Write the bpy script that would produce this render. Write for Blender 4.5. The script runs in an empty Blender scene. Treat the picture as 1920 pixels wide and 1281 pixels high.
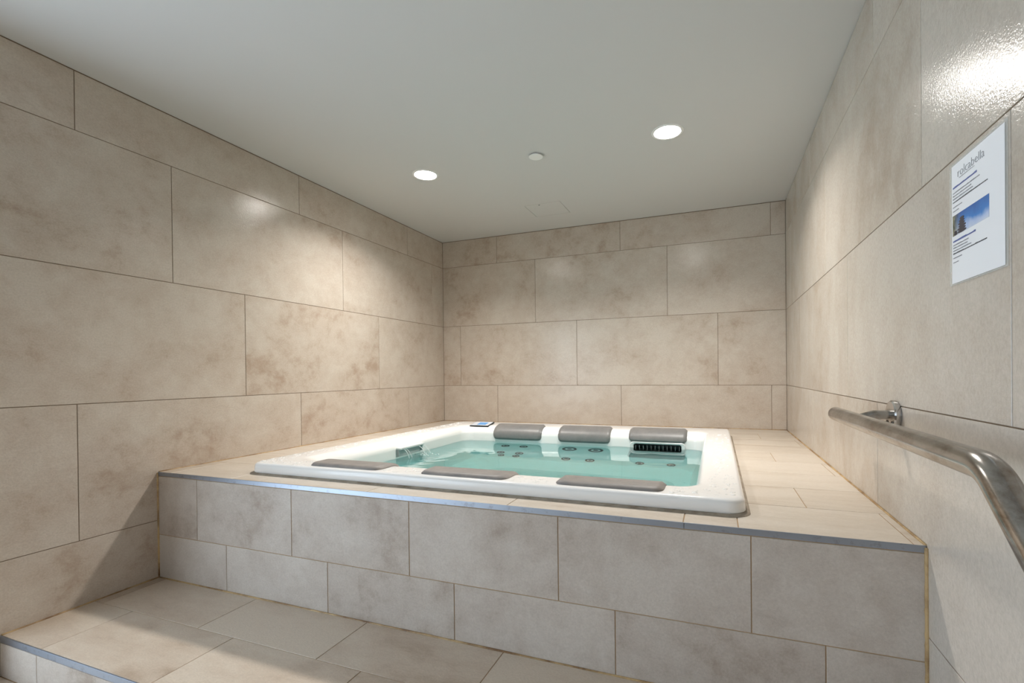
import bpy, bmesh, math, random
from mathutils import Vector, Matrix

random.seed(7)
sc = bpy.context.scene
COL = sc.collection

# ------------------------------------------------------------------ camera
# world: X along the end wall, Y depth (end wall at y=0), Z up, spa deck at z=0
cam_d = bpy.data.cameras.new('camera')
cam = bpy.data.objects.new('camera', cam_d)
COL.objects.link(cam)
cam_d.sensor_fit = 'HORIZONTAL'
cam_d.sensor_width = 36.0
cam_d.lens = 893.207 / 1920 * 36.0
cam_d.shift_x = -(1003.23 - 960.0) / 1920
cam_d.shift_y = (706.03 - 640.5) / 1920
cam_d.clip_start = 0.02
_r = Vector((0.93453441, 0.35570378, -0.01096601))
_u = Vector((0.00826484, 0.00911267, 0.99992432))
_f = Vector((-0.35577679, 0.93455432, -0.00557627))
cam.matrix_world = Matrix(((_r.x, _u.x, -_f.x, 2.61366), (_r.y, _u.y, -_f.y, -4.23841),
                           (_r.z, _u.z, -_f.z, 0.47021), (0, 0, 0, 1)))
sc.camera = cam

# ------------------------------------------------------------------ world (overcast daylight beyond the glazing)
world = bpy.data.worlds.new('daylight')
sc.world = world
world.use_nodes = True
_bg = world.node_tree.nodes['Background']
_bg.inputs['Color'].default_value = (0.70, 0.85, 1.0, 1)
_bg.inputs['Strength'].default_value = 4.4

# portal that guides sampling of the daylight through the glazed opening in the left wall
_pl = bpy.data.lights.new('window_left_offscreen', 'AREA')
_pl.shape = 'RECTANGLE'; _pl.size = 2.3; _pl.size_y = 2.0
_pl.cycles.is_portal = True
_po = bpy.data.objects.new('window_left_offscreen', _pl)
COL.objects.link(_po)
_po.location = (-0.10, -4.72, 0.36)
_po.rotation_euler = (0, math.radians(-90), 0)

LAMP_STRENGTH = 52.0            # glow of the lens
LAMP_POWER = 15.5               # directed light of each downlight, watts
LAMP_COLOR = (1.0, 0.955, 0.90, 1)

vs = sc.view_settings
vs.view_transform = 'Standard'
vs.look = 'None'
vs.exposure = 0.55
vs.gamma = 1.0
vs.use_curve_mapping = False
cy = sc.cycles
cy.use_denoising = True
cy.max_bounces = 14
cy.diffuse_bounces = 7
cy.glossy_bounces = 6
cy.transmission_bounces = 8
cy.transparent_max_bounces = 12
cy.sample_clamp_indirect = 6.0
cy.caustics_refractive = True
cy.caustics_reflective = False
cy.blur_glossy = 0.5

# ------------------------------------------------------------------ dimensions
W, H = 3.134, 1.824              # room width, ceiling above the deck
FZ, SZ, LZ = -2.688, -0.527, -0.686   # platform face y, step height, lower floor height
SY = -3.256                      # step nosing
YR = -6.1                        # rear of the room, behind the camera
YE, HU = -3.46, 2.62             # the low ceiling ends here; higher ceiling over the entrance side

# ------------------------------------------------------------------ helpers
def tag(o, label=None, cat=None, group=None, kind=None):
    if label: o['label'] = label
    if cat: o['category'] = cat
    if group: o['group'] = group
    if kind: o['kind'] = kind
    return o

def link(name, me, mat=None, parent=None, loc=None):
    o = bpy.data.objects.new(name, me)
    COL.objects.link(o)
    if mat is not None:
        me.materials.clear(); me.materials.append(mat)
    if parent is not None: o.parent = parent
    if loc is not None: o.location = loc
    return o

def empty(name, loc=(0, 0, 0)):
    o = bpy.data.objects.new(name, None)
    COL.objects.link(o); o.location = loc; o.empty_display_size = 0.05
    return o

def bm_mesh(bm, name, smooth=None):
    me = bpy.data.meshes.new(name)
    bmesh.ops.recalc_face_normals(bm, faces=bm.faces[:])
    bm.to_mesh(me); bm.free()
    if smooth is not None:
        for p in me.polygons: p.use_smooth = True
        if smooth > 0: me.set_sharp_from_angle(angle=math.radians(smooth))
    return me

def bm_box(bm, x0, x1, y0, y1, z0, z1):
    v = [bm.verts.new(c) for c in ((x0,y0,z0),(x1,y0,z0),(x1,y1,z0),(x0,y1,z0),(x0,y0,z1),(x1,y0,z1),(x1,y1,z1),(x0,y1,z1))]
    for f in ((3,2,1,0),(4,5,6,7),(0,1,5,4),(1,2,6,5),(2,3,7,6),(3,0,4,7)):
        bm.faces.new([v[i] for i in f])

def box(name, b, mat, parent=None, bevel=0.0, seg=2):
    bm = bmesh.new(); bm_box(bm, *b)
    if bevel: bmesh.ops.bevel(bm, geom=bm.edges[:], offset=bevel, segments=seg, affect='EDGES', profile=0.5)
    return link(name, bm_mesh(bm, name, 40 if bevel else None), mat, parent)

def loft(rings, cap0=False, cap1=False, closed=True):
    bm = bmesh.new()
    R = [[bm.verts.new(p) for p in ring] for ring in rings]
    n = len(R[0])
    for a, b in zip(R, R[1:]):
        for i in range(n if closed else n - 1):
            j = (i + 1) % n
            bm.faces.new((a[i], a[j], b[j], b[i]))
    if cap0: bm.faces.new(R[0][::-1])
    if cap1: bm.faces.new(R[-1])
    return bm

def circle(c, r, n, ax=(1,0,0), ay=(0,1,0)):
    c, ax, ay = Vector(c), Vector(ax), Vector(ay)
    return [c + ax * (r * math.cos(2*math.pi*i/n)) + ay * (r * math.sin(2*math.pi*i/n)) for i in range(n)]

def lathe(profile, axis_o, axis_d, n=32, cap0=True, cap1=True):
    """profile: list of (radius, distance along axis)"""
    d = Vector(axis_d).normalized()
    t = Vector((1, 0, 0)) if abs(d.x) < 0.9 else Vector((0, 1, 0))
    ax = d.cross(t).normalized(); ay = d.cross(ax)
    return loft([circle(Vector(axis_o) + d * h, r, n, ax, ay) for r, h in profile], cap0, cap1)

def sweep(pts, radii, n=16, cap=True):
    pts = [Vector(p) for p in pts]
    rings = []; ref = Vector((1, 0, 0.001))
    for i, p in enumerate(pts):
        t = (pts[min(i+1, len(pts)-1)] - pts[max(i-1, 0)]).normalized()
        ax = (ref - t * ref.dot(t))
        if ax.length < 1e-4: ax = Vector((0, 1, 0)) - t * t.y
        ax.normalize(); ay = t.cross(ax); ref = ax
        rings.append(circle(p, radii[i] if isinstance(radii, (list, tuple)) else radii, n, ax, ay))
    return loft(rings, cap, cap)

def rrect(x0, x1, y0, y1, r, z, n=8):
    out = []
    for cx, cyy, a0 in ((x1-r, y1-r, 0), (x0+r, y1-r, 90), (x0+r, y0+r, 180), (x1-r, y0+r, 270)):
        for k in range(n + 1):
            a = math.radians(a0 + 90*k/n)
            out.append((cx + r*math.cos(a), cyy + r*math.sin(a), z))
    return out

# ------------------------------------------------------------------ materials
def new_mat(name):
    m = bpy.data.materials.new(name); m.use_nodes = True
    nt = m.node_tree
    return m, nt, nt.nodes['Principled BSDF']

def plain(name, col, rough=0.5, metal=0.0, spec=0.5, **kw):
    m, nt, b = new_mat(name)
    b.inputs['Base Color'].default_value = (*col, 1)
    b.inputs['Roughness'].default_value = rough
    b.inputs['Metallic'].default_value = metal
    b.inputs['Specular IOR Level'].default_value = spec
    for k, v in kw.items(): b.inputs[k].default_value = v
    return m

def node(nt, kind, **inp):
    n = nt.nodes.new(kind)
    for k, v in inp.items():
        n.inputs[k.replace('_', ' ')].default_value = v
    return n

def tile_mat(name, light, mid, brown, stretch=(1, 1, 1), rough=0.3, grain=0.10, grain_scale=260, cloud=1.0, spec=0.5, fine=0.24):
    m, nt, b = new_mat(name)
    L = nt.links.new
    tc = nt.nodes.new('ShaderNodeTexCoord'); oi = nt.nodes.new('ShaderNodeObjectInfo')
    mul = nt.nodes.new('ShaderNodeVectorMath'); mul.operation = 'MULTIPLY_ADD'
    comb = nt.nodes.new('ShaderNodeCombineXYZ')
    for k, s in zip('XYZ', (37.0, 91.0, 53.0)):
        mm = nt.nodes.new('ShaderNodeMath'); mm.operation = 'MULTIPLY'; mm.inputs[1].default_value = s
        L(oi.outputs['Random'], mm.inputs[0]); L(mm.outputs[0], comb.inputs[k])
    mul.inputs[1].default_value = stretch
    L(tc.outputs['Object'], mul.inputs[0]); L(comb.outputs[0], mul.inputs[2])
    n1 = node(nt, 'ShaderNodeTexNoise', Scale=2.6, Detail=7.0, Roughness=0.62, Distortion=0.35)
    n2 = node(nt, 'ShaderNodeTexNoise', Scale=11.0, Detail=8.0, Roughness=0.7, Distortion=0.2)
    n3 = node(nt, 'ShaderNodeTexNoise', Scale=140.0, Detail=4.0, Roughness=0.75)
    for n in (n1, n2, n3): L(mul.outputs[0], n.inputs['Vector'])
    r1 = nt.nodes.new('ShaderNodeValToRGB')
    e = r1.color_ramp.elements
    e[0].position = 0.34; e[0].color = (*brown, 1)
    e[1].position = 0.58; e[1].color = (*light, 1)
    x = r1.color_ramp.elements.new(0.45); x.color = (*mid, 1)
    mixf = nt.nodes.new('ShaderNodeMix'); mixf.data_type = 'FLOAT'; mixf.inputs[0].default_value = fine
    L(n1.outputs['Fac'], mixf.inputs[2]); L(n2.outputs['Fac'], mixf.inputs[3])
    # per tile shift of the tone
    sh = nt.nodes.new('ShaderNodeMath'); sh.operation = 'MULTIPLY_ADD'; sh.inputs[1].default_value = 0.09; 
    L(oi.outputs['Random'], sh.inputs[0]); 
    sub = nt.nodes.new('ShaderNodeMath'); sub.operation = 'SUBTRACT'; sub.inputs[1].default_value = 0.045
    L(mixf.outputs[0], sub.inputs[0]); L(sub.outputs[0], sh.inputs[2])
    L(sh.outputs[0], r1.inputs['Fac'])
    # fine speckle
    mx = nt.nodes.new('ShaderNodeMix'); mx.data_type = 'RGBA'; mx.blend_type = 'MULTIPLY'
    mx.inputs[0].default_value = 0.35 * cloud
    r3 = nt.nodes.new('ShaderNodeValToRGB')
    r3.color_ramp.elements[0].position = 0.33; r3.color_ramp.elements[0].color = (0.62, 0.60, 0.58, 1)
    r3.color_ramp.elements[1].position = 0.62; r3.color_ramp.elements[1].color = (1, 1, 1, 1)
    L(n3.outputs['Fac'], r3.inputs['Fac'])
    L(r1.outputs['Color'], mx.inputs[6]); L(r3.outputs['Color'], mx.inputs[7])
    L(mx.outputs[2], b.inputs['Base Color'])
    rr = node(nt, 'ShaderNodeMapRange'); rr.inputs[3].default_value = rough - 0.05; rr.inputs[4].default_value = rough + 0.09
    L(n2.outputs['Fac'], rr.inputs[0]); L(rr.outputs[0], b.inputs['Roughness'])
    b.inputs['Specular IOR Level'].default_value = spec
    n4 = node(nt, 'ShaderNodeTexNoise', Scale=float(grain_scale), Detail=3.0, Roughness=0.6)
    L(tc.outputs['Object'], n4.inputs['Vector'])
    bp = node(nt, 'ShaderNodeBump', Strength=grain, Distance=0.002)
    L(n4.outputs['Fac'], bp.inputs['Height']); L(bp.outputs['Normal'], b.inputs['Normal'])
    return m

M = {}
M['wall_tile'] = tile_mat('wall_tile', (0.605, 0.54, 0.468), (0.54, 0.462, 0.388), (0.435, 0.338, 0.262), rough=0.12, grain=0.28, grain_scale=140, fine=0.42)
M['side_tile'] = tile_mat('side_tile', (0.60, 0.545, 0.48), (0.54, 0.475, 0.405), (0.43, 0.355, 0.285), stretch=(0.8, 0.5, 1), rough=0.15, grain=0.34, grain_scale=140, fine=0.24)
M['face_tile'] = tile_mat('face_tile', (0.57, 0.51, 0.455), (0.49, 0.425, 0.37), (0.37, 0.30, 0.245), rough=0.48, grain=0.55, grain_scale=150, spec=0.4, fine=0.42)
M['deck_tile'] = tile_mat('deck_tile', (0.64, 0.572, 0.49), (0.58, 0.505, 0.418), (0.48, 0.395, 0.31), stretch=(0.5, 2.2, 1), rough=0.36, grain=0.28, grain_scale=170, fine=0.40)
M['step_tile'] = tile_mat('step_tile', (0.62, 0.525, 0.425), (0.55, 0.445, 0.35), (0.43, 0.33, 0.245), stretch=(0.7, 1.6, 1), rough=0.40, grain=0.35, grain_scale=150, fine=0.42)
M['grout_dark'] = plain('grout_dark', (0.20, 0.145, 0.10), 0.9, spec=0.1)
M['grout_tan'] = plain('grout_tan', (0.42, 0.29, 0.17), 0.9, spec=0.1)
M['ceiling'] = plain('ceiling_paint', (0.605, 0.60, 0.592), 0.75, spec=0.2)
M['paint'] = plain('wall_paint', (0.62, 0.60, 0.56), 0.8, spec=0.2)

def stained(name, base, stain, lo, hi, scale, rough, metal=0.0, spec=0.5, stretch=(1, 1, 1)):
    m, nt, b = new_mat(name)
    L = nt.links.new
    tc = nt.nodes.new('ShaderNodeTexCoord')
    mp = nt.nodes.new('ShaderNodeMapping'); mp.inputs['Scale'].default_value = stretch
    L(tc.outputs['Object'], mp.inputs['Vector'])
    n = node(nt, 'ShaderNodeTexNoise', Scale=float(scale), Detail=8.0, Roughness=0.7)
    L(mp.outputs[0], n.inputs['Vector'])
    r = nt.nodes.new('ShaderNodeValToRGB')
    r.color_ramp.elements[0].position = lo; r.color_ramp.elements[0].color = (*base, 1)
    r.color_ramp.elements[1].position = hi; r.color_ramp.elements[1].color = (*stain, 1)
    L(n.outputs['Fac'], r.inputs['Fac']); L(r.outputs['Color'], b.inputs['Base Color'])
    b.inputs['Roughness'].default_value = rough; b.inputs['Metallic'].default_value = metal
    b.inputs['Specular IOR Level'].default_value = spec
    return m

M['sealant'] = stained('yellowed_sealant', (0.48, 0.33, 0.16), (0.17, 0.085, 0.03), 0.42, 0.62, 7, 0.5)
M['sealant_grey'] = stained('grey_sealant', (0.34, 0.29, 0.23), (0.16, 0.12, 0.08), 0.45, 0.7, 14, 0.55)
M['edge_metal'] = stained('edge_trim_metal', (0.36, 0.40, 0.47), (0.20, 0.195, 0.195), 0.55, 0.80, 30, 0.42, metal=1.0)
M['acrylic'] = plain('white_acrylic', (0.83, 0.82, 0.805), 0.16, spec=0.5)
M['pillow'] = stained('grey_foam', (0.160, 0.157, 0.154), (0.215, 0.205, 0.195), 0.35, 0.70, 10, 0.42)
M['pillow_dry'] = stained('grey_foam_worn', (0.20, 0.185, 0.175), (0.29, 0.26, 0.235), 0.35, 0.75, 14, 0.55)
M['plastic_grey'] = plain('grey_plastic', (0.45, 0.46, 0.46), 0.3)
M['plastic_light'] = plain('light_plastic', (0.66, 0.68, 0.67), 0.28)
M['plastic_dark'] = plain('dark_plastic', (0.022, 0.025, 0.026), 0.35)
M['basket'] = plain('charcoal_plastic', (0.06, 0.063, 0.065), 0.5)
M['jet_grey'] = plain('jet_grey', (0.035, 0.04, 0.042), 0.4)
M['nozzle_grey'] = plain('nozzle_grey', (0.13, 0.14, 0.14), 0.4)
M['steel'] = stained('stained_steel', (0.40, 0.385, 0.365), (0.17, 0.125, 0.085), 0.44, 0.70, 22, 0.20, metal=1.0, stretch=(1, 0.5, 1))
M['steel_clean'] = plain('polished_steel', (0.58, 0.57, 0.56), 0.16, metal=1.0)
M['lamp_white'] = plain('lamp_white', (0.8, 0.8, 0.79), 0.4)
M['paper'] = plain('paper_white', (0.80, 0.81, 0.84), 0.6)
M['ink'] = plain('ink_dark', (0.07, 0.07, 0.08), 0.6)
M['ink_grey'] = plain('ink_grey', (0.26, 0.26, 0.28), 0.6)
M['ink_blue'] = plain('ink_blue', (0.09, 0.12, 0.33), 0.6)
M['stone_print'] = plain('stone_print', (0.045, 0.035, 0.045), 0.6)
M['frame'] = plain('window_frame_grey', (0.30, 0.31, 0.32), 0.4)
M['screen_blue'] = plain('screen_blue', (0.12, 0.36, 0.75), 0.2)
M['screen_pale'] = plain('screen_pale', (0.62, 0.66, 0.72), 0.2)

m, nt, b = new_mat('lamp_lens')
b.inputs['Base Color'].default_value = (0.9, 0.9, 0.9, 1)
b.inputs['Emission Color'].default_value = LAMP_COLOR
b.inputs['Emission Strength'].default_value = LAMP_STRENGTH
M['lens'] = m
m, nt, b = new_mat('laminate_film')
b.inputs['Base Color'].default_value = (0.80, 0.80, 0.76, 1)
b.inputs['Roughness'].default_value = 0.12
b.inputs['Alpha'].default_value = 0.35
M['film'] = m

m, nt, b = new_mat('window_glass')
b.inputs['Base Color'].default_value = (1, 1, 1, 1)
b.inputs['Roughness'].default_value = 0.0
b.inputs['Alpha'].default_value = 0.12
M['pane'] = m

# water: a refracting, faintly rippled surface over an absorbing body
m, nt, b = new_mat('spa_water')
L = nt.links.new
b.inputs['Base Color'].default_value = (1, 1, 1, 1)
b.inputs['Roughness'].default_value = 0.0
b.inputs['IOR'].default_value = 1.33
b.inputs['Transmission Weight'].default_value = 1.0
va = nt.nodes.new('ShaderNodeVolumeAbsorption')
va.inputs['Color'].default_value = (0.08, 0.82, 0.82, 1)
va.inputs['Density'].default_value = 0.60
L(va.outputs[0], nt.nodes['Material Output'].inputs['Volume'])
M['water'] = m
M['droplet'] = plain('water_drops', (0.84, 0.84, 0.83), 0.03, spec=0.5)
M['stream'] = plain('falling_water', (0.90, 0.97, 0.96), 0.08, **{'Transmission Weight': 0.6, 'IOR': 1.33})

# picture printed on the notice: blue sky, pale ground, dark foliage at one side
m, nt, b = new_mat('printed_picture')
L = nt.links.new
tc = nt.nodes.new('ShaderNodeTexCoord'); sp = nt.nodes.new('ShaderNodeSeparateXYZ')
L(tc.outputs['Object'], sp.inputs[0])
nz = node(nt, 'ShaderNodeTexNoise', Scale=28.0, Detail=4.0)
L(tc.outputs['Object'], nz.inputs['Vector'])
ad = nt.nodes.new('ShaderNodeMath'); ad.operation = 'MULTIPLY_ADD'; ad.inputs[1].default_value = 0.035
L(nz.outputs['Fac'], ad.inputs[0]); L(sp.outputs['Z'], ad.inputs[2])
mr = node(nt, 'ShaderNodeMapRange'); mr.inputs[1].default_value = 0.0; mr.inputs[2].default_value = 0.075
L(ad.outputs[0], mr.inputs[0])
rp = nt.nodes.new('ShaderNodeValToRGB'); e = rp.color_ramp.elements
e[0].position = 0.16; e[0].color = (0.62, 0.66, 0.76, 1)
e[1].position = 0.95; e[1].color = (0.012, 0.085, 0.33, 1)
x = e.new(0.36); x.color = (0.42, 0.52, 0.74, 1)
x = e.new(0.55); x.color = (0.035, 0.20, 0.55, 1)
L(mr.outputs[0], rp.inputs['Fac'])
mr2 = node(nt, 'ShaderNodeMapRange'); mr2.inputs[1].default_value = 0.118; mr2.inputs[2].default_value = 0.150
L(sp.outputs['Y'], mr2.inputs[0])
nz2 = node(nt, 'ShaderNodeTexNoise', Scale=70.0, Detail=3.0)
L(tc.outputs['Object'], nz2.inputs['Vector'])
rp2 = nt.nodes.new('ShaderNodeValToRGB')
rp2.color_ramp.elements[0].color = (0.05, 0.06, 0.035, 1); rp2.color_ramp.elements[0].position = 0.35
rp2.color_ramp.elements[1].color = (0.30, 0.28, 0.18, 1); rp2.color_ramp.elements[1].position = 0.68
L(nz2.outputs['Fac'], rp2.inputs['Fac'])
mx = nt.nodes.new('ShaderNodeMix'); mx.data_type = 'RGBA'
L(mr2.outputs[0], mx.inputs[0]); L(rp.outputs['Color'], mx.inputs[6]); L(rp2.outputs['Color'], mx.inputs[7])
L(mx.outputs[2], b.inputs['Base Color']); b.inputs['Roughness'].default_value = 0.5
M['picture'] = m

# ------------------------------------------------------------------ tiles
G = 0.0015     # half a joint
DEP = 0.0022   # grout lies this far behind the tile faces
_tile_cache = {}
def tile_mesh(w, h, key):
    k = (round(w, 4), round(h, 4), key)
    if k in _tile_cache: return _tile_cache[k]
    c, t = 0.0009, 0.008
    def rc(i, z): return [(i, i, z), (w-i, i, z), (w-i, h-i, z), (i, h-i, z)]
    v = rc(0, -t) + rc(0, -c) + rc(c, 0)
    f = [(8, 9, 10, 11)]
    for a in (0, 4):
        for i in range(4):
            j = (i+1) % 4
            f.append((a+i, a+j, a+4+j, a+4+i))
    me = bpy.data.meshes.new('tile'); me.from_pydata(v, [], f); me.update()
    me.materials.append(M[key])
    _tile_cache[k] = me
    return me

def lay(parent, frame, rects, key):
    """frame: 4x4 with u, v, normal axes and origin; rects: (u0,u1,v0,v1)"""
    for (u0, u1, v0, v1) in rects:
        if u1-u0 < 0.012 or v1-v0 < 0.012: continue
        o = bpy.data.objects.new('tile', tile_mesh(u1-u0-2*G, v1-v0-2*G, key))
        COL.objects.link(o); o.parent = parent
        o.matrix_world = frame @ Matrix.Translation((u0+G, v0+G, 0))

def frame(o, u, v, n):
    u, v, n = Vector(u), Vector(v), Vector(n)
    return Matrix(((u.x, v.x, n.x, o[0]), (u.y, v.y, n.y, o[1]), (u.z, v.z, n.z, o[2]), (0, 0, 0, 1)))

def courses(rows, lo, hi):
    out = []
    for z0, z1, js in rows:
        cuts = [lo] + sorted(j for j in js if lo + 0.01 < j < hi - 0.01) + [hi]
        out += [(a, c, z0, z1) for a, c in zip(cuts, cuts[1:])]
    return out

def steps(first, step, n): return [first + step*i for i in range(n)]

J0, J1, J2, J3 = -0.241, 0.359, 0.959, 1.559
GAP = 0.004
YL = -3.40     # left wall stops here; glazing beyond

# back wall
wb = box('wall_back', (-0.15, W+0.15, DEP, 0.15, LZ-0.1, H+0.1), M['grout_dark'])
tag(wb, 'end wall of large beige stone-look tiles behind the hot tub', kind='structure')
lay(wb, frame((0, 0, 0), (1, 0, 0), (0, 0, 1), (0, -1, 0)), courses([
    (0.0, J1, [0.606, 1.82, 3.026]), (J1, J2, [0.198, 1.415, 2.628]),
    (J2, J3, [1.011, 2.225]), (J3, H-GAP, [0.611, 1.822, 3.027])], 0, W), 'wall_tile')

# left wall
wl = box('wall_left', (-0.15, -DEP, YL, DEP, LZ-0.1, H+0.1), M['grout_dark'])
tag(wl, 'long left wall of large beige stone-look tiles', kind='structure')
def ly(js): return [-j for j in js]
lay(wl, frame((0, 0, 0), (0, -1, 0), (0, 0, 1), (1, 0, 0)), courses([
    (LZ, J0, steps(0.2, 1.2, 4)), (J0, J1, steps(0.603, 1.201, 4)), (J1, J2, steps(1.003, 1.2, 3)),
    (J2, J3, steps(0.203, 1.2, 4)), (J3, H-GAP, steps(0.597, 1.2, 4))], 0, -YL), 'wall_tile')
# the end of the left wall at the glazing
wle = box('wall_left_return', (-0.15, 0.0, YL-0.012, YL, LZ-0.1, H+0.1), M['paint'])
tag(wle, kind='structure')

# right wall
wr = box('wall_right', (W+DEP, W+0.15, YR, DEP, LZ-0.1, H+0.1), M['grout_dark'])
tag(wr, 'right wall of large beige stone-look tiles with handrail', kind='structure')
lay(wr, frame((W, 0, 0), (0, -1, 0), (0, 0, 1), (-1, 0, 0)), courses([
    (LZ, J0, steps(1.2, 1.2, 5)), (J0, J1, steps(1.095, 1.178, 5)), (J1, J2, steps(0.684, 1.198, 5)),
    (J2, J3, steps(0.272, 1.197, 5)), (J3, H-GAP, steps(1.055, 1.2, 5))], 0, -YR), 'side_tile')

# ceiling
ce = bmesh.new(); bm_box(ce, -0.15, W+0.15, YE, 0.15, H, H+0.10)
ceil = link('ceiling', bm_mesh(ce, 'ceiling'), M['ceiling'])
tag(ceil, 'smooth off-white plaster ceiling', kind='structure')

up = box('ceiling_upper', (-0.15, W+0.15, YR-0.15, YE, HU, HU+0.10), M['ceiling'])
tag(up, 'higher ceiling over the entrance side', kind='structure')
bh = box('wall_bulkhead', (-0.15, W+0.15, YE, YE+0.10, H+0.101, HU+0.10), M['paint'])
tag(bh, 'bulkhead where the ceiling steps up', kind='structure')
for nm, b_ in (('wall_upper_right', (W, W+0.15, YR, YE, H+0.101, HU)), ('wall_upper_rear', (-0.15, W+0.15, YR-0.15, YR, H+0.101, HU)), ('wall_upper_left', (-0.15, 0.0, YR, YE, H+0.101, HU))):
    tag(box(nm, b_, M['paint']), kind='structure')
# lower floor
fl = box('floor', (-0.15, W+0.15, YR-0.15, SY+0.01, LZ-0.1, LZ-DEP), M['grout_tan'])
tag(fl, 'lower tiled floor in front of the step', kind='structure')
rows = []
for i in range(10):
    y1 = SY - 0.3*i; y0 = max(y1-0.3, YR)
    cuts = [0.0] + [x for x in steps(0.08+0.2*(i % 3), 0.6, 6) if 0.02 < x < W-0.02] + [W]
    rows += [(a, c, y0, y1) for a, c in zip(cuts, cuts[1:])]
lay(fl, frame((0, 0, LZ), (1, 0, 0), (0, 1, 0), (0, 0, 1)), rows, 'step_tile')

# step
sb = box('floor_step', (0.0005, W-0.0005, SY+0.0135, FZ+0.0023, LZ-0.002, SZ-DEP), M['grout_tan'])
tag(sb, 'broad tiled step below the hot tub platform', kind='structure')
def rowx(js, y0, y1):
    cuts = [0.0] + [j for j in js if 0.02 < j < W-0.02] + [W]
    return [(a, c, y0, y1) for a, c in zip(cuts, cuts[1:])]
lay(sb, frame((0, 0, SZ), (1, 0, 0), (0, 1, 0), (0, 0, 1)),
    rowx([0.058, 0.676, 1.287, 1.892, 2.497, 3.10], -2.954, FZ-0.001) + rowx([0.272, 0.879, 1.485, 2.09, 2.695], SY+0.003, -2.954), 'step_tile')
# step riser
sr = box('wall_step_riser', (0.0005, W-0.0005, SY+0.0022, SY+0.0132, LZ-0.002, SZ-0.010), M['grout_tan'])
tag(sr, 'low tiled riser of the step', kind='structure')
lay(sr, frame((0, SY, 0), (1, 0, 0), (0, 0, 1), (0, -1, 0)), rowx([0.25, 0.855, 1.46, 2.065, 2.67], LZ, SZ-0.026), 'face_tile')

# platform front
pf = box('wall_platform', (0.0005, W-0.0005, FZ+DEP, FZ+0.10, SZ, -0.012), M['grout_tan'])
tag(pf, 'tiled front face of the hot tub platform', kind='structure')
lay(pf, frame((0, FZ, 0), (1, 0, 0), (0, 0, 1), (0, -1, 0)),
    rowx([0.283, 0.884, 1.492, 2.101, 2.706], -0.3115, -0.020) + rowx([0.479, 1.082, 1.69, 2.296, 2.898], SZ+0.001, -0.3115), 'face_tile')

# platform deck (opening for the tub)
OX0, OX1, OY0, OY1 = 0.505, 2.672, -2.535, -0.505
dk = bmesh.new()
for bb in ((0.0005, OX0-0.004, FZ+0.101, -0.0005), (OX1+0.004, W-0.0005, FZ+0.101, -0.0005),
           (OX0-0.004, OX1+0.004, FZ+0.101, OY0-0.004), (OX0-0.004, OX1+0.004, OY1+0.004, -0.0005)):
    bm_box(dk, bb[0], bb[1], bb[2], bb[3], -0.06, -DEP)
bm_box(dk, 0.0005, W-0.0005, FZ+0.004, FZ+0.101, -0.0118, -DEP)
deck = link('floor_platform', bm_mesh(dk, 'floor_platform'), M['grout_tan'])
tag(deck, 'tiled deck of the platform around the hot tub', kind='structure')
bands = [(FZ+0.003, -2.385, 3.107)] + [(-2.385+0.3*i, -2.385+0.3*(i+1), (2.9, 2.7, 3.105)[i % 3]) for i in range(7)] + [(-0.285, 0.0, 2.7)]
pieces = []
for y0, y1, xj in bands:
    js = sorted(xj - 0.6*k for k in range(6) if xj - 0.6*k > 0.03)
    if xj == 3.107: js = [0.085, 0.685, 1.285, 1.907, 2.512, 3.107]
    for (a, c, _, _) in rowx(js, y0, y1):
        ys = [(y0, y1)]
        if y1 <= OY0 or y0 >= OY1 or c <= OX0 or a >= OX1:
            pieces.append((a, c, y0, y1)); continue
        if a < OX0: pieces.append((a, OX0, y0, y1))
        if c > OX1: pieces.append((OX1, c, y0, y1))
        m0, m1 = max(a, OX0), min(c, OX1)
        if y0 < OY0: pieces.append((m0, m1, y0, OY0))
        if y1 > OY1: pieces.append((m0, m1, OY1, y1))
lay(deck, frame((0, 0, 0), (1, 0, 0), (0, 1, 0), (0, 0, 1)), pieces, 'deck_tile')

# metal edge profiles
def edge_trim(name, label, y, z, hgt, cuts):
    root = empty(name, (0, y, z)); tag(root, label, kind='structure')
    for a, c in zip(cuts, cuts[1:]):
        bm = bmesh.new()
        bm_box(bm, a+0.0006, c-0.0006, -0.0012, 0.0030, -hgt, 0.0008)
        bmesh.ops.bevel(bm, geom=bm.edges[:], offset=0.0007, segments=2, affect='EDGES')
        link('trim_strip', bm_mesh(bm, 'trim_strip', 40), M['edge_metal'], root)
edge_trim('trim_1', 'metal edge strip along the front of the platform', FZ, 0.0, 0.0185, [0.002, 2.515, W-0.002])
edge_trim('trim_2', 'metal edge strip on the nosing of the step', SY, SZ, 0.0245, [0.002, W-0.002])

# sealant beads in the corners
def bead(name, label, p0, p1, r, mat='sealant'):
    p0, p1 = Vector(p0), Vector(p1)
    n = 40
    pts = [p0.lerp(p1, i/n) for i in range(n+1)]
    rad = [r*(0.85+0.3*random.random()) for _ in pts]
    o = link(name, bm_mesh(sweep(pts, rad, 8), name, 0), M[mat])
    tag(o, label, kind='structure')
    return o
bead('trim_3', 'yellowed sealant between platform face and right wall', (W-0.001, FZ-0.001, SZ+0.004), (W-0.001, FZ-0.001, -0.004), 0.0062)
bead('trim_4', 'yellowed sealant between deck and right wall', (W-0.001, FZ+0.004, 0.0), (W-0.001, -0.004, 0.0), 0.0045)
bead('trim_5', 'brown sealant between platform face and left wall', (0.001, FZ-0.001, SZ+0.004), (0.001, FZ-0.001, -0.004), 0.0050)
bead('trim_6', 'yellowed sealant between step and left wall', (0.001, SY+0.004, SZ), (0.001, FZ-0.004, SZ), 0.0050)
bead('trim_7', 'yellowed sealant between step and platform face', (0.004, FZ-0.001, SZ), (W-0.004, FZ-0.001, SZ), 0.0045)
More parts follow.
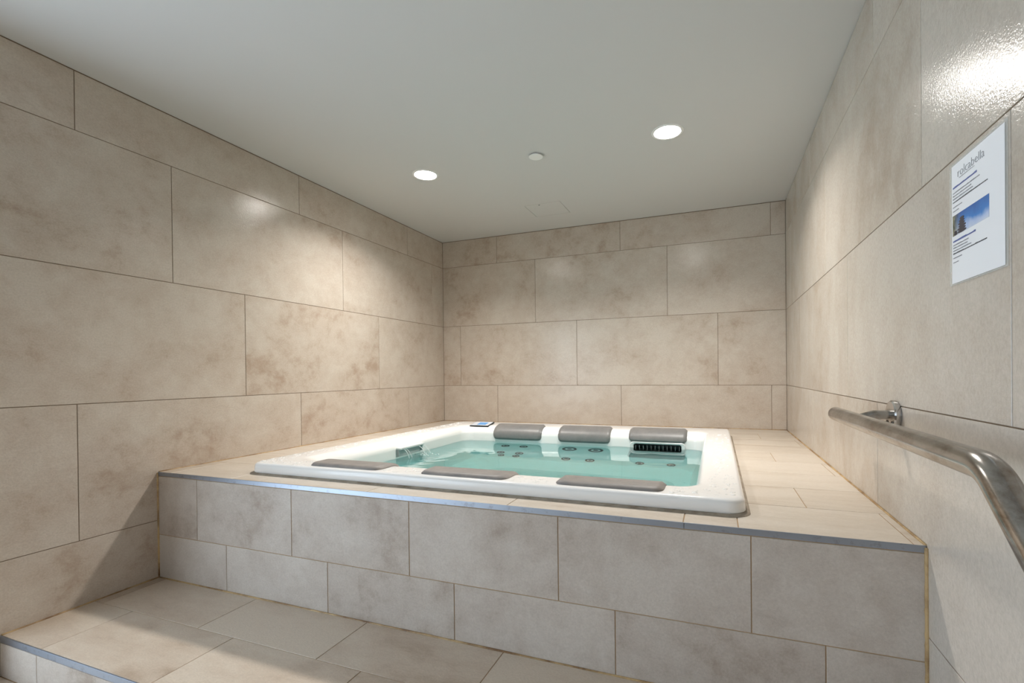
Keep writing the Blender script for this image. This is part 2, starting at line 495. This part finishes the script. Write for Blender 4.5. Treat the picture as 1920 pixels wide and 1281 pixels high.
bead('trim_8', 'sealant between deck and left wall', (0.001, FZ+0.004, 0.0), (0.001, -0.004, 0.0), 0.0040)
bead('trim_9', 'sealant between deck and end wall', (0.004, -0.001, 0.0), (W-0.004, -0.001, 0.0), 0.0040)

# rear wall and the glazed opening in the left side, out of the picture
rw = box('wall_rear', (-0.15, W+0.15, YR-0.15, YR, LZ-0.1, H+0.1), M['paint'])
tag(rw, kind='structure')
ww = bmesh.new()
bm_box(ww, -0.15, 0.0, YR, YL-0.012, 1.42, H+0.1)
bm_box(ww, -0.15, 0.0, YR, YL-0.012, LZ-0.1, LZ)
wl2 = link('wall_left_front', bm_mesh(ww, 'wall_left_front'), M['paint'])
tag(wl2, kind='structure')
win = empty('window_1', (-0.075, (YR+YL)/2, LZ)); tag(win, 'tall glazed opening in the left wall', kind='structure')
wy0, wy1, wz0, wz1 = YR+0.002, YL-0.014, LZ+0.002, 1.418
fb = bmesh.new()
t = 0.05
ox, oy, oz = win.location
for bb in ((wy0, wy1, wz0, wz0+t), (wy0, wy1, wz1-t, wz1), (wy0, wy0+t, wz0+t, wz1-t), (wy1-t, wy1, wz0+t, wz1-t)):
    bm_box(fb, -0.03, 0.03, bb[0]-oy, bb[1]-oy, bb[2]-oz, bb[3]-oz)
link('window_frame', bm_mesh(fb, 'window_frame'), M['frame'], win)
mids = [wy0 + (wy1-wy0)*k/3 for k in (1, 2)]
for yk in mids:
    mb = bmesh.new(); bm_box(mb, -0.03, 0.03, yk-0.025-oy, yk+0.025-oy, wz0+t-oz, wz1-t-oz)
    link('mullion', bm_mesh(mb, 'mullion'), M['frame'], win)
ys = [wy0+t] + [q for yk in mids for q in (yk-0.025, yk+0.025)] + [wy1-t]
for a, c in zip(ys[0::2], ys[1::2]):
    pb = bmesh.new(); bm_box(pb, -0.004, 0.004, a-oy, c-oy, wz0+t-oz, wz1-t-oz)
    link('pane', bm_mesh(pb, 'pane'), M['pane'], win)

# ------------------------------------------------------------------ hot tub
tub = empty('hot_tub', (1.586, -1.52, 0.0))
tag(tub, 'white acrylic hot tub with grey headrests set into the tiled platform', 'hot tub')
TO = Vector(tub.location)
def tub_part(name, bm, mat, smooth=40, parent=None, label=None):
    """bm in world coordinates"""
    bmesh.ops.translate(bm, verts=bm.verts[:], vec=-TO)
    o = link(name, bm_mesh(bm, name, smooth), mat)
    o.parent = parent or tub
    if label: o['label'] = label
    return o

X0, X1, Y0, Y1 = 0.473, 2.702, -2.568, -0.47
ZT, ZW = 0.053, -0.063
def ring(l, rt, fr, bk, r, z): return rrect(X0+l, X1-rt, Y0+fr, Y1-bk, r, z, 10)
rings = [ring(0.034, 0.034, 0.034, 0.034, 0.05, -0.05), ring(0.034, 0.034, 0.034, 0.034, 0.05, 0.004), ring(0.004, 0.004, 0.004, 0.004, 0.06, 0.003), ring(0.0, 0.0, 0.0, 0.0, 0.064, 0.010), ring(0.002, 0.002, 0.002, 0.002, 0.064, 0.034)]
for k in range(1, 7):
    a = math.radians(15*k); i = 0.002 + 0.017*(1-math.cos(a))
    rings.append(ring(i, i, i, i, 0.064, 0.034 + (ZT-0.034)*math.sin(a)))
# flat rim then rounded shoulder: (flat width, shoulder reach) per side
fl_, sh_ = (0.145, 0.138, 0.128, 0.230), (0.070, 0.032, 0.085, 0.100)
SD = 0.065
NS = 10
for k in range(NS+1):
    a = math.radians(90*k/NS)
    rr_ = [f + s*math.sin(a) for f, s in zip(fl_, sh_)]
    rings.append(ring(*rr_, 0.085, ZT - SD*(1-math.cos(a))))
base = [f + s for f, s in zip(fl_, sh_)]
rings.append(ring(*[q+0.001 for q in base], 0.085, -0.06))
rings.append(ring(*[q+0.002 for q in base], 0.085, -0.12))
rings.append(ring(*[q+0.195*k_ for q, k_ in zip(base, (1, 0.3, 1, 1))], 0.10, -0.50))
rings.append(ring(*[q+0.215*k_ for q, k_ in zip(base, (1, 0.3, 1, 1))], 0.10, -0.52))
rings.append(ring(*[q+0.50*k_ for q, k_ in zip(base, (1, 0.3, 1, 1))], 0.12, -0.525))
rings.append(ring(*[q+0.53*k_ for q, k_ in zip(base, (1, 0.3, 1, 1))], 0.12, -0.56))
rings.append(ring(*[q+0.56*k_ for q, k_ in zip(base, (1, 0.3, 1, 1))], 0.12, -0.68))
shell = tub_part('shell', loft(rings, False, True), M['acrylic'], 35)
shell.cycles.is_caustics_receiver = True
# sealant ring at the foot of the rim
sp_ = rrect(X0-0.003, X1+0.003, Y0-0.003, Y1+0.003, 0.066, 0.0, 10)
tub_part('sealant_bead', loft([[(p[0]+(q*0.011)*(1 if p[0] > 1.586 else -1), p[1]+(q*0.011)*(1 if p[1] > -1.52 else -1), z) for p in sp_] for q, z in ((1.0, 0.0003), (0.8, 0.003), (0.1, 0.007), (-0.4, 0.007))]), M['sealant_grey'], 0)

# headrests follow the rim and the shoulder
def side_path(sgn, y_out, y_sh, reach, drop):
    """points (y,z) and normals along the rim: flat, quarter ellipse, wall"""
    pts = []
    n1, n2, n3 = 8, 14, 6
    for i in range(n1): pts.append((y_out + (y_sh-y_out)*i/n1, ZT, 0.0, 1.0))
    for i in range(n2):
        a = math.radians(90*i/n2)
        nx, nz_ = math.sin(a)/reach, math.cos(a)/SD
        q = math.hypot(nx, nz_)
        pts.append((y_sh + sgn*reach*math.sin(a), ZT-SD*(1-math.cos(a)), sgn*nx/q, nz_/q))
    for i in range(n3+1): pts.append((y_sh + sgn*reach, ZT-SD-drop*i/n3, sgn*1.0, 0.0))
    # resample by arc length
    L_ = [0.0]
    for p, q in zip(pts, pts[1:]): L_.append(L_[-1] + math.hypot(q[0]-p[0], q[1]-p[1]))
    def at(t):
        s = t*L_[-1]
        for i in range(len(L_)-1):
            if s <= L_[i+1] or i == len(L_)-2:
                k = min(1, max(0, (s-L_[i])/max(1e-9, L_[i+1]-L_[i])))
                p, q = pts[i], pts[i+1]
                return [p[j]+(q[j]-p[j])*k for j in range(4)]
    return at

def headrest(x0, x1, sgn, y_out, y_sh, reach, drop, thick, mat):
    at = side_path(sgn, y_out, y_sh, reach, drop)
    nu, nv = 28, 22
    bm = bmesh.new(); grid = []; low = []
    for j in range(nv+1):
        row, lrow = [], []
        for i in range(nu+1):
            s, t = -1 + 2*i/nu, -1 + 2*j/nv
            k = 0.16
            s2 = s*math.sqrt(1 - k*(t**8)); t2 = t*math.sqrt(1 - k*0.5*(s**12))
            px, pz, nx, nz_ = at((t2+1)/2)
            es, et = 1-abs(s), 1-abs(t)
            h = thick * min(1.0, (1-(1-min(1, es/0.10))**2)**0.5) * min(1.0, (1-(1-min(1, et/0.16))**2)**0.5)
            x = (x0+x1)/2 + s2*(x1-x0)/2
            row.append(bm.verts.new((x, px+nx*(0.003+h), pz+nz_*(0.003+h))))
            lrow.append(bm.verts.new((x, px-nx*0.004, pz-nz_*0.004)))
        grid.append(row); low.append(lrow)
    for j in range(nv):
        for i in range(nu):
            bm.faces.new((grid[j][i], grid[j][i+1], grid[j+1][i+1], grid[j+1][i]))
            bm.faces.new((low[j][i], low[j+1][i], low[j+1][i+1], low[j][i+1]))
    for j in range(nv):
        for i in (0, nu): bm.faces.new((grid[j][i], grid[j+1][i], low[j+1][i], low[j][i]))
    for i in range(nu):
        for j in (0, nv): bm.faces.new((grid[j][i], grid[j][i+1], low[j][i+1], low[j][i]))
    return tub_part('headrest', bm, mat, 50, label='grey foam headrest')

ysb = Y1 - 0.230
for x0, x1, dr in ((0.943, 1.352, 0.036), (1.486, 1.886, 0.036), (2.020, 2.420, 0.012)):
    headrest(x0, x1, -1, ysb+0.025, ysb, 0.100, dr, 0.012, M['pillow'])
ysf = Y0 + 0.128
for x0, x1 in ((0.825, 1.225), (1.432, 1.835), (2.035, 2.437)):
    headrest(x0, x1, 1, Y0+0.028, ysf, 0.085, 0.03, 0.011, M['pillow_dry'])

# skimmer under the third headrest
YB = Y1 - 0.230 - 0.100
fb = bmesh.new()
def yprof(z): return YB if z > -0.12 else YB - 0.002 - (-0.12 - z)*0.193/0.38
def rr2(x0, x1, z0, z1, r, off, n=6, m=14):
    c = rrect(x0, x1, z0, z1, r, 0, n); out = []
    for k in range(len(c)):
        a, b_ = c[k], c[(k+1) % len(c)]
        st = m if k % (n+1) == n else 1
        for q in range(st):
            f = q/st
            out.append((a[0]+(b_[0]-a[0])*f, a[1]+(b_[1]-a[1])*f))
    return [(x, yprof(z)+off, z) for x, z in out]
fr_rings = [rr2(2.030, 2.412, -0.335, -0.020, 0.026, 0.006), rr2(2.030, 2.412, -0.335, -0.020, 0.026, -0.010),
            rr2(2.036, 2.406, -0.329, -0.025, 0.022, -0.014), rr2(2.053, 2.387, -0.172, -0.033, 0.016, -0.012),
            rr2(2.057, 2.383, -0.168, -0.037, 0.014, -0.004)]
skim = tub_part('skimmer', loft(fr_rings), M['plastic_light'], 35, label='pale skimmer frame with dark slotted opening')
CX0, CX1, CZ0, CZ1, CYB = 2.057, 2.383, -0.168, -0.037, YB + 0.11
bs = bmesh.new(); bs.from_mesh(shell.data)
def back_faces():
    out = []
    for f in bs.faces:
        c = f.calc_center_median() + TO
        xs = [v.co.x + TO.x for v in f.verts]; zs = [v.co.z for v in f.verts]
        if abs(f.normal.x) < 0.2 and YB-0.25 < c.y < YB+0.03 and min(xs) < CX1 and max(xs) > CX0 and min(zs) < CZ1 and max(zs) > CZ0: out.append(f)
    return out
for co_, no_ in (((CX0, 0, 0), (1, 0, 0)), ((CX1, 0, 0), (1, 0, 0)), ((0, 0, CZ0), (0, 0, 1)), ((0, 0, CZ1), (0, 0, 1))):
    fs = back_faces(); g = set(fs)
    for f in fs: g.update(f.edges); g.update(f.verts)
    bmesh.ops.bisect_plane(bs, geom=list(g), plane_co=Vector(co_)-TO, plane_no=no_)
gone = []
for f in back_faces():
    c = f.calc_center_median() + TO
    if CX0 < c.x < CX1 and CZ0 < c.z < CZ1: gone.append(f)
bmesh.ops.delete(bs, geom=gone, context='FACES')
bs.to_mesh(shell.data); bs.free()
for p_ in shell.data.polygons: p_.use_smooth = True
shell.data.set_sharp_from_angle(angle=math.radians(35))
def yfront(z): return yprof(z) - 0.004
zs_ = [CZ1, -0.08, -0.12, -0.145, CZ0]
bk = bmesh.new()
def quad(*p): bk.faces.new([bk.verts.new(q) for q in p])
for za, zb in zip(zs_, zs_[1:]):
    for x in (CX0, CX1): quad((x, yfront(za), za), (x, CYB, za), (x, CYB, zb), (x, yfront(zb), zb))
for z in (CZ0, CZ1): quad((CX0, yfront(z), z), (CX1, yfront(z), z), (CX1, CYB, z), (CX0, CYB, z))
quad((CX0, CYB, CZ0), (CX1, CYB, CZ0), (CX1, CYB, CZ1), (CX0, CYB, CZ1))
tub_part('skimmer_opening', bk, M['basket'], None, skim)
nb = 12
for i in range(nb):
    xk = 2.070 + (2.370-2.070)*i/(nb-1)
    bb = bmesh.new(); bm_box(bb, xk-0.002, xk+0.002, YB-0.0115, YB-0.004, -0.119, -0.048)
    tub_part('bar', bb, M['nozzle_grey'], None, skim)

# jets on the sloping seat backs
SN = Vector((0, -0.8916, 0.4528))
def jet(p, r):
    p = Vector((p[0], p[1], p[2]))
    # project on the seat-back plane
    A = Vector((0, YB-0.002, -0.12)); p = p - SN*((p-A).dot(SN))
    prof = [(r*1.0, -0.002), (r*1.0, 0.006), (r*0.93, 0.009), (r*0.74, 0.009), (r*0.66, 0.003), (r*0.64, -0.001)]
    o = tub_part('jet', lathe(prof, p, SN, 24, False, True), M['jet_grey'], 35, label='dark round spa jet')
    tub_part('nozzle', lathe([(r*0.34, -0.001), (r*0.34, 0.006), (r*0.22, 0.008), (r*0.14, 0.004)], p, SN, 16, False, True), M['nozzle_grey'], 35, o)
for xx, zz, r in ((1.072, -0.218, 0.034), (1.224, -0.214, 0.034), (1.074, -0.400, 0.033), (1.227, -0.399, 0.033), (1.092, -0.470, 0.027), (1.214, -0.470, 0.027),
                  (1.592, -0.217, 0.056), (1.790, -0.217, 0.056), (1.601, -0.462, 0.034), (1.777, -0.462, 0.034),
                  (2.123, -0.460, 0.030), (2.328, -0.456, 0.030)):
    yy = YB - 0.002 - (-0.12 - zz)*0.193/0.38
    jet((xx, yy, zz), r)

# waterfall spout on the left inner wall
XL = X0 + 0.145 + 0.070
wf = bmesh.new()
bm_box(wf, XL-0.004, XL+0.005, -1.702, -1.438, -0.056, -0.004)
bm_box(wf, XL+0.005, XL+0.022, -1.702, -1.695, -0.050, -0.004)
bm_box(wf, XL+0.005, XL+0.022, -1.445, -1.438, -0.050, -0.004)
bmesh.ops.bevel(wf, geom=wf.edges[:], offset=0.0012, segments=2, affect='EDGES')
spout = tub_part('waterfall_spout', wf, M['plastic_grey'], 40, label='small grey waterfall spout on the inner wall')
wf = bmesh.new(); bm_box(wf, XL-0.002, XL+0.036, -1.704, -1.436, -0.010, 0.003)
bmesh.ops.bevel(wf, geom=wf.edges[:], offset=0.003, segments=3, affect='EDGES')
tub_part('lip', wf, M['plastic_light'], 40, spout)

# control panel on the far left corner of the rim
CPM = Matrix.Translation((0.792, -0.700, ZT-0.0005)) @ Matrix.Rotation(math.radians(10), 4, 'X')
def cpbox(name, b, mat, bev, parent, label=None):
    bm = bmesh.new(); bm_box(bm, *b)
    if bev: bmesh.ops.bevel(bm, geom=bm.edges[:], offset=bev, segments=2, affect='EDGES')
    bmesh.ops.transform(bm, matrix=CPM, verts=bm.verts[:])
    return tub_part(name, bm, mat, 40, parent, label)
cpo = cpbox('control_panel', (-0.086, 0.086, -0.062, 0.062, -0.004, 0.009), M['plastic_dark'], 0.003, None, 'small control panel with blue display')
cpbox('face_plate', (-0.079, 0.079, -0.055, 0.055, 0.0088, 0.0098), M['screen_pale'], 0, cpo)
cpbox('display', (-0.030, 0.048, -0.036, 0.030, 0.0099, 0.0106), M['screen_blue'], 0, cpo)

# ------------------------------------------------------------------ water
wt = empty('spa_water', (1.586, -1.52, ZW))
tag(wt, 'clear turquoise water filling the hot tub', 'water')
WO = Vector(wt.location)
wx0, wx1, wy0_, wy1_ = X0+base[0]-0.002, X1-base[1]+0.002, Y0+base[2]-0.002, Y1-base[3]+0.002
from mathutils import noise
NXW, NYW = 190, 175
vv, ff = [], []
for j in range(NYW+1):
    for i in range(NXW+1):
        x = wx0 + (wx1-wx0)*i/NXW; y = wy0_ + (wy1_-wy0_)*j/NYW
        d = math.hypot(x-(XL+0.12), y+1.53)
        h = 0.0006*noise.noise((x*5.0, y*7.0, 0.3)) + 0.00022*noise.noise((x*14.0, y*18.0, 4.1)) + 0.0007*math.exp(-d/0.25)*math.sin(d*75.0)
        vv.append((x-WO.x, y-WO.y, h))
for j in range(NYW):
    for i in range(NXW):
        a = j*(NXW+1)+i
        ff.append((a, a+1, a+NXW+2, a+NXW+1))
n0 = len(vv)
vv += [(x-WO.x, y-WO.y, 0.0) for x, y in ((CX0, wy1_), (CX1, wy1_), (CX1, CYB), (CX0, CYB))]
ff.append((n0, n0+1, n0+2, n0+3))
me = bpy.data.meshes.new('surface'); me.from_pydata(vv, [], ff); me.update()
for p_ in me.polygons: p_.use_smooth = True
wsurf = link('surface', me, M['water'], wt)
wsurf.cycles.is_caustics_caster = True
for ys_, reach, r in ((-1.660, 0.052, 0.0030), (-1.640, 0.060, 0.0025), (-1.500, 0.066, 0.0034), (-1.452, 0.074, 0.0032)):
    pts, rad = [], []
    for i in range(11):
        t = i/10
        pts.append((XL+0.030+reach*t, ys_ - 0.01*t, -0.012 - 0.060*t*t)); rad.append(r*(1-0.35*t))
    bm = sweep(pts, rad, 8); bmesh.ops.translate(bm, verts=bm.verts[:], vec=-WO)
    link('stream', bm_mesh(bm, 'stream', 0), M['stream'], wt)
_t = bmesh.new(); bmesh.ops.create_icosphere(_t, subdivisions=2, radius=1.0)
_t.verts.ensure_lookup_table()
T_V = [v.co.copy() for v in _t.verts]; T_F = [[v.index for v in f.verts] for f in _t.faces]; _t.free()
def blobs(name, items):
    V_, F_ = [], []
    for (x, y, z, sx, sy_, sz, rot) in items:
        o_ = len(V_); c, s_ = math.cos(rot), math.sin(rot)
        V_ += [(x + c*v.x*sx - s_*v.y*sy_, y + s_*v.x*sx + c*v.y*sy_, z + v.z*sz) for v in T_V]
        F_ += [[q+o_ for q in f] for f in T_F]
    me = bpy.data.meshes.new(name); me.from_pydata(V_, [], F_); me.update()
    for p_ in me.polygons: p_.use_smooth = True
    return me
# splash bubbles where the streams land
items = []
for i in range(36):
    a = random.random()*6.283; q = random.random()**0.7; r = 0.0018+0.0028*random.random()
    items.append((XL+0.10+0.09*q*math.cos(a)-WO.x, -1.53+0.11*q*math.sin(a)-WO.y, 0.0005, r*1.4, r*1.4, r*0.5, 0))
sp_o = link('splash_bubbles', blobs('splash_bubbles', items), M['stream'], wt); sp_o['kind'] = 'stuff'

# drops on the wet rim
items = []
def drop(x, y, s_):
    items.append((x, y, ZT, s_*(1.0+random.random()), s_*(0.8+0.6*random.random()), s_*0.25, random.random()*3))
for i in range(260): drop(X0+0.025+random.random()*0.10, Y0+0.05+random.random()*1.95, 0.002+0.006*random.random()**2)
for i in range(160): drop(X1-0.025-random.random()*0.10, Y0+0.06+random.random()*1.7, 0.002+0.007*random.random()**2)
for i in range(420):
    x = X0+0.05+random.random()*2.1
    if any(a-0.02 < x < c+0.02 for a, c in ((0.825, 1.225), (1.432, 1.835), (2.035, 2.437))): continue
    drop(x, Y0+0.03+random.random()*0.09, 0.002+0.006*random.random()**2)
dr = link('water_droplets', blobs('water_droplets', items), M['droplet'])
tag(dr, 'scattered water drops on the white hot tub rim', 'water drops', kind='stuff')

# ------------------------------------------------------------------ ceiling fittings
def downlight(x, y, label):
    root = empty('recessed_downlight', (x, y, H))
    tag(root, label, 'ceiling light', 'downlights over the hot tub')
    # ring flush with the ceiling, short can, glowing lens
    prof = [(0.088, 0.0), (0.086, -0.003), (0.074, -0.004), (0.071, -0.001), (0.071, 0.020)]
    link('trim_ring', bm_mesh(lathe([(r, h) for r, h in prof], (0, 0, 0), (0, 0, 1), 48, False, False), 'trim_ring', 40), M['lamp_white'], root)
    bm = bmesh.new(); bm.faces.new([bm.verts.new(p) for p in circle((0, 0, 0.0075), 0.0705, 48)])
    me = bpy.data.meshes.new('lens'); bm.to_mesh(me); bm.free()
    if me.polygons[0].normal.z > 0: me.flip_normals()
    link('lens', me, M['lens'], root)
    ld = bpy.data.lights.new('downlight_beam', 'AREA')
    ld.shape = 'DISK'; ld.size = 0.135; ld.energy = LAMP_POWER; ld.color = LAMP_COLOR[:3]
    ld.spread = math.radians(138)
    ld.cycles.is_caustics_light = True
    lo = bpy.data.objects.new('downlight_beam', ld); COL.objects.link(lo)
    lo.parent = root; lo.location = (0, 0, 0.004)
    return root
LX = ((0.785, -1.478), (2.367, -1.455))
downlight(*LX[0], 'round recessed downlight in the ceiling beside the left wall')
downlight(*LX[1], 'round recessed downlight in the ceiling beside the right wall')
# cut the holes for the cans
for k, (x, y) in enumerate(LX):
    cb = lathe([(0.0725, -0.02), (0.0725, 0.026)], (x, y, H), (0, 0, 1), 48)
    co = link('can_cutter', bm_mesh(cb, 'can_cutter'))
    mod = ceil.modifiers.new('can', 'BOOLEAN'); mod.object = co; mod.operation = 'DIFFERENCE'; mod.solver = 'EXACT'
cb = bmesh.new(); bm_box(cb, 1.326-0.151, 1.326+0.151, -0.522-0.144, -0.522+0.144, H-0.02, H+0.012)
co = link('can_cutter', bm_mesh(cb, 'can_cutter'))
mod = ceil.modifiers.new('groove', 'BOOLEAN'); mod.object = co; mod.operation = 'DIFFERENCE'; mod.solver = 'EXACT'
dg = bpy.context.evaluated_depsgraph_get(); dg.update()
nme = bpy.data.meshes.new_from_object(ceil.evaluated_get(dg))
ceil.modifiers.clear(); ceil.data = nme
for o in [o for o in COL.objects if o.name.startswith('can_cutter')]:
    bpy.data.objects.remove(o)

sd = link('sprinkler_cover', bm_mesh(lathe([(0.030, 0.0), (0.030, -0.006), (0.043, -0.008), (0.044, -0.011), (0.042, -0.0125)], (0, 0, 0), (0, 0, 1), 40, True, True), 'sprinkler_cover', 35), M['lamp_white'], None, (1.580, -1.466, H))
tag(sd, 'small round flat white cover disc between the two ceiling lights', 'sprinkler cover')

ah = empty('access_hatch', (1.326, -0.522, H))
tag(ah, 'square flush access hatch in the ceiling near the end wall', 'hatch')
hb = bmesh.new(); bm_box(hb, -0.1475, 0.1475, -0.1405, 0.1405, 0.0, 0.0118)
link('panel', bm_mesh(hb, 'panel'), M['ceiling'], ah)
hb = lathe([(0.006, 0.001), (0.006, -0.0015), (0.004, -0.002)], (-0.03, -0.120, 0), (0, 0, 1), 16)
link('latch', bm_mesh(hb, 'latch', 40), M['jet_grey'], ah)

# ------------------------------------------------------------------ notice on the right wall
NX = W - 0.0012
nr = empty('laminated_notice', (NX, -2.955, 0.665))
tag(nr, 'laminated paper notice with a blue picture on the right wall', 'notice')
# local frame: y runs towards the end wall (+), z up; page spans y -0.112..0.118
def npart(name, rects, x0, x1, mat, parent=None, curved=False):
    bm = bmesh.new()
    for (a, c, z0, z1) in rects: bm_box(bm, x0, x1, a, c, z0, z1)
    return link(name, bm_mesh(bm, name), mat, parent or nr)
npart('laminate', [(-0.119, 0.120, 0.000, 0.282)], -0.0010, 0.0006, M['film'])
pg = npart('page', [(-0.111, 0.108, 0.004, 0.276)], -0.0014, -0.0011, M['paper'])
PX0, PX1 = -0.0020, -0.0015
# wordlike strokes for the unreadable lines of print
def textline(z, ystart, length, h, mat):
    rects = []; y = ystart
    while ystart - y < length:
        wlen = 0.004 + 0.011*random.random()
        wlen = min(wlen, length - (ystart - y) + 0.001)
        rects.append((y-wlen, y, z, z+h*(0.8+0.4*random.random())))
        y -= wlen + 0.0016
    npart('text_line', rects, PX0, PX1, mat, pg)
YS = 0.101
textline(0.222, YS, 0.108, 0.0035, M['ink_blue'])
textline(0.2105, YS, 0.118, 0.0022, M['ink_grey'])
textline(0.2035, YS, 0.083, 0.0022, M['ink_grey'])
textline(0.1965, YS, 0.092, 0.0022, M['ink_grey'])
textline(0.1895, YS, 0.150, 0.0024, M['ink'])
textline(0.1780, YS, 0.042, 0.0020, M['ink_grey'])
textline(0.1690, YS, 0.026, 0.0020, M['ink_grey'])
textline(0.0985, YS, 0.103, 0.0035, M['ink_blue'])
textline(0.0905, YS, 0.072, 0.0022, M['ink_grey'])
textline(0.0840, YS, 0.066, 0.0022, M['ink_grey'])
textline(0.0775, YS, 0.082, 0.0022, M['ink_grey'])
textline(0.0710, YS, 0.146, 0.0024, M['ink'])
textline(0.0610, YS, 0.040, 0.0020, M['ink_grey'])
textline(0.0510, YS, 0.024, 0.0020, M['ink_grey'])
textline(0.2385, 0.070, 0.066, 0.0011, M['ink_grey'])
# printed picture with a stack of dark stones
pic = npart('picture', [(-0.055, 0.103, 0.113, 0.160)], -0.0018, -0.0015, M['picture'], pg)
pic_me = pic.data
for v in pic_me.vertices: v.co.z -= 0.113; v.co.y += 0.055
pic.location = (0, -0.055, 0.113)
def stone(y, z, ry, rz):
    bm = loft([circle((xx, y, z), 1.0, 20, (0, ry, 0), (0, 0, rz)) for xx in (-0.0024, -0.0018)], True, True)
    link('stone', bm_mesh(bm, 'stone'), M['stone_print'], pg)
for k, (ry, dy) in enumerate(((0.020, 0.0), (0.019, 0.002), (0.017, -0.001), (0.015, 0.002), (0.0125, 0.001), (0.010, 0.0))):
    stone(0.058+dy, 0.1165+0.0058*k, ry, 0.0033)
stone(0.088, 0.1165, 0.008, 0.0032); stone(0.088, 0.121, 0.006, 0.0026)
# heading in thin lettering
cu = bpy.data.curves.new('heading', 'FONT')
cu.body = 'rolcabella'; cu.size = 0.031; cu.align_x = 'LEFT'; cu.space_character = 0.98; cu.extrude = 0.0002; cu.resolution_u = 3
cu.offset = -0.0006
to = bpy.data.objects.new('heading_tmp', cu); COL.objects.link(to)
dg = bpy.context.evaluated_depsgraph_get(); dg.update()
tme = bpy.data.meshes.new_from_object(to.evaluated_get(dg)); tme.name = 'heading'
bpy.data.objects.remove(to)
wmax = max(v.co.x for v in tme.vertices)
for v in tme.vertices:
    x, y, z = v.co
    v.co = (-0.0018 - z, 0.080 - x*0.118/wmax, 0.2425 + y*0.9)
link('heading', tme, M['ink_grey'], pg)

# ------------------------------------------------------------------ handrail
hr = empty('handrail', (W, -2.466, 0.328))
tag(hr, 'stained stainless steel tube handrail on the right wall', 'handrail')
HO = Vector(hr.location)
RX, RZ, RR = W-0.100, 0.307, 0.0255
def hpart(name, bm, mat, smooth=40):
    bmesh.ops.translate(bm, verts=bm.verts[:], vec=-HO)
    return link(name, bm_mesh(bm, name, smooth), mat, hr)
# domed end first
pts = [(RX, -2.140-0.014*(1-math.cos(math.radians(18*k))), RZ) for k in range(6)]
rad = [max(0.002, RR*math.sin(math.radians(18*k))) for k in range(6)]
yb, ang, br = -3.205, math.radians(38), 0.11
for k in range(1, 13): pts.append((RX, -2.154 + (yb+2.154)*k/12, RZ)); rad.append(RR)
for k in range(1, 11):
    a = ang*k/10
    pts.append((RX, yb - br*math.sin(a), RZ - br*(1-math.cos(a)))); rad.append(RR)
ye, ze = pts[-1][1], pts[-1][2]
for k in range(1, 9):
    s = 0.78*k/8
    pts.append((RX, ye - s*math.cos(ang), ze - s*math.sin(ang))); rad.append(RR)
ylow, zlow = pts[-2][1], pts[-2][2]
hpart('rail', sweep(pts, rad, 28), M['steel'])
def bracket(y, z, zr):
    hpart('flange', lathe([(0.044, 0.0005), (0.046, 0.004), (0.046, 0.014), (0.042, 0.018), (0.019, 0.019)], (W, y, z), (-1, 0, 0), 36, True, True), M['steel_clean'])
    hpart('bracket_arm', sweep([(W-0.018, y, z), (W-0.06, y, z), (RX+0.004, y, zr)], 0.0145, 18), M['steel'])
    for dz in (0.031,):
        for sy_ in (-1, 1):
            hpart('screw', lathe([(0.005, 0.0), (0.005, 0.003), (0.003, 0.004)], (W-0.018, y+sy_*0.022, z-0.022), (-1, 0, 0), 12), M['steel'])
bracket(-2.466, 0.330, 0.318)
bracket(ylow, zlow+0.012, zlow+0.004)
